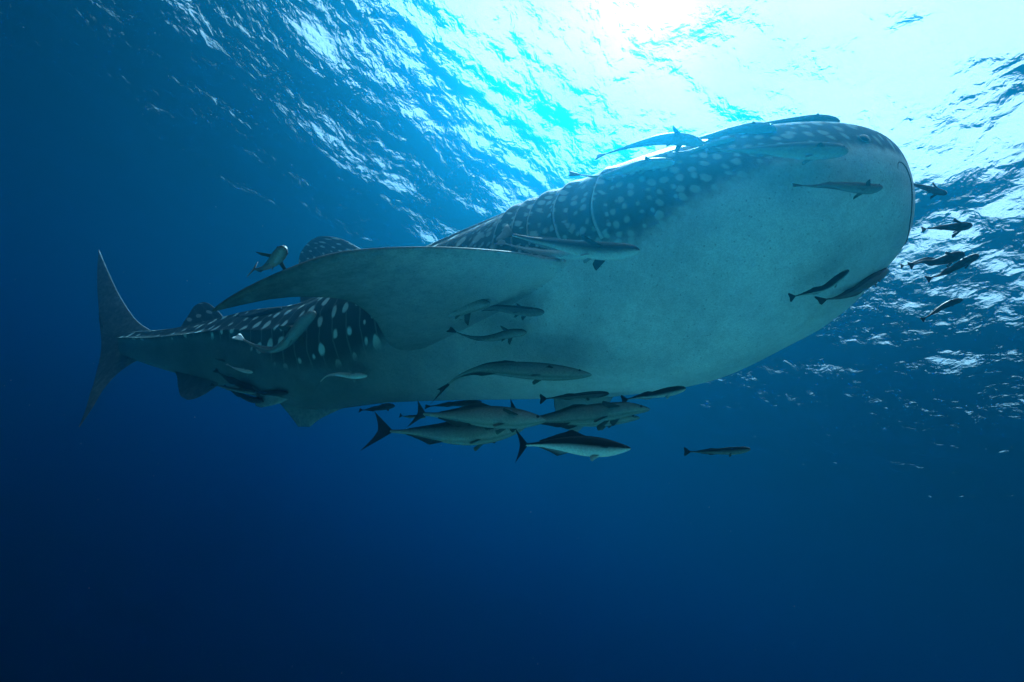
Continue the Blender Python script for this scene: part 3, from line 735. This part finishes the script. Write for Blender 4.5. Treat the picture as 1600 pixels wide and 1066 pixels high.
# ahead of the snout
rem([(1480,303),(1464,299),(1448,294),(1430,289),(1412,284)], 5.5, 'dusky', 'dark sharksucker emerging from behind the snout, the topmost ahead of it', gC, D=[3.3,3.5], up=(-.2,.4), pect=1.3)
rem([(1520,352),(1503,354),(1485,355),(1465,356),(1447,358)], 7, 'dusky', 'dark sharksucker with upright fin and round tail, second from the top ahead of the snout', gC, D=[3.0,3.1], up=(0,.2), tail=1.1, pect=1.3)
rem([(1464,407),(1450,406),(1434,409),(1422,413),(1412,415)], 4.5, 'dusky', 'thinner dark sharksucker mostly hidden behind its neighbour ahead of the snout', gC, D=[3.5,3.6], tail=1.3, pect=.5)
rem([(1508,397),(1494,400),(1476,406),(1458,410),(1442,409),(1428,413)], 8, 'dusky', 'dark sharksucker with a wavy body, in front of the thinner one ahead of the snout', gC, D=[3.1,3.2], tail=1.1, pect=1.0)
rem([(1530,398),(1510,408),(1490,419),(1470,429),(1455,434)], 6.5, 'dusky', 'dark straight sharksucker slanting up to the right, just below the wavy one', gC, D=[3.0,3.1], up=(-.4,.3), tail=1.2, tail_col=(.010,.012,.03), pect=.8)
rem([(1505,468),(1490,472),(1472,480),(1455,491),(1445,497)], 5, 'dusky', 'dark sharksucker alone below the others, the lowest ahead of the snout', gC, D=[3.3,3.4], up=(-.4,.3), tail=1.1, pect=.7)
# beneath the belly
rem([(617,634),(605,635),(590,638),(575,640),(566,641)], 5, 'dusky', 'small dark sharksucker just above the forked tail of the lowest left cobia', gE, D=[3.9,4.0], tail=.8)
cob([(820,668),(785,674),(740,679),(690,678),(645,675),(610,674)], 17, 'cobia_grey', 'large cobia with a big forked tail, the lowest left of the pack', gD, D=[3.3,3.5], up=(0,.15), tail=1.25, tail_len=1.0, pect=.5, tail_col=(.03,.045,.05))
cob([(854,657),(820,655),(780,652),(735,650),(695,649),(662,647)], 18, 'cobia_grey', 'large grey cobia with upright tail, overlapping the back of the lowest left one', gD, D=[3.05,3.25], up=(0,.15), tail=.85, tail_len=.55, pect=.8, tail_col=(.04,.06,.06))
rem([(753,628),(735,630),(712,631),(690,633),(672,635)], 5, 'dusky', 'dark sharksucker lying just above the back of the overlapping grey cobia', gE, D=[3.6,3.7], tail=.8)
rem([(665,652),(655,651),(645,651),(634,651),(628,650)], 3, 'grey', 'tiny sharksucker tail poking out between the tails of the two large cobias', gE, D=[3.7,3.7], tail=1.3)
cob([(1016,640),(985,639),(950,643),(905,648),(865,654),(830,655),(808,648)], 15, 'cobia_grey', 'long grey cobia with two fins hanging below, its nose the furthest right of the pack', gD, D=[3.2,3.45], up=(0,.1), tail=.9, tail_len=.6, pect=1.1, fins=1.5, tail_col=(.012,.016,.02))
cob([(1000,653),(975,653),(945,654),(905,656),(868,658),(835,657)], 12, 'cobia_grey', 'cobia mostly hidden behind the long grey one with only its snout and lower edge showing', gD, D=[3.75,3.9], tail=.7, dorsal=1.2)
rem([(952,615),(925,617),(900,619),(875,621),(853,623)], 5.5, 'striped', 'thin dark striped sharksucker with black tail along the bottom of the belly', gE, D=[3.30,3.42], up=(0,-.3), tail=1.5, tail_col=(.008,.01,.012), pect=.3)
rem([(1072,607),(1045,612),(1020,617),(998,620),(980,624)], 7, 'black', 'black sharksucker with round dark tail under the edge of the belly, right of the pack', gE, D=[3.28,3.40], up=(0,-.3), tail=1.25, tail_col=(.008,.01,.012), pect=.3)
cob([(986,701),(955,700),(920,697),(880,694),(845,694),(822,695)], 15.5, 'cobia', 'cobia with black back, thin pale line and white belly, the lowest of the pack', gD, D=[3.0,3.1], up=(0,-.25), tail=1.05, tail_len=.62, pect=.5, tail_col=(.012,.014,.02))
rem([(1173,702),(1150,704),(1125,705),(1100,706),(1078,706)], 6, 'grey', 'grey sharksucker swimming alone in open water to the right of the pack', D=[3.3,3.4], up=(0,-.1), tail=1.25, pect=.5)

# ------------------------------------------------------------------ drifting specks in the water
def make_specks():
    rng = np.random.RandomState(5); V = []; F = []
    for k in range(1900):
        d = rng.uniform(.9, 7.0); x = rng.uniform(-150, 1750); y = rng.uniform(-100, 1150)
        h_ = skin_hit(x, y)
        if h_ is not None and d > h_-.25: continue
        if d < 1.6: continue
        r = rng.uniform(.3, 1.0)**3*.0011*(1+.25*d); c = W(C3(x, y, d)); b0 = len(V)
        for q in ((1,0,0), (-1,0,0), (0,1,0), (0,-1,0), (0,0,1), (0,0,-1)): V.append(c+np.array(q)*r*rng.uniform(.5, 1.6))
        F += [(b0+a, b0+b_, b0+c_) for a in (0, 1) for b_ in (2, 3) for c_ in (4, 5)]
    m = plain_mat('plankton', (.55, .60, .55), .8, .2)
    o = mesh_obj('marine_snow', V, F, m); o['kind'] = 'stuff'; o['label'] = 'tiny pale specks drifting in the water'
make_specks()
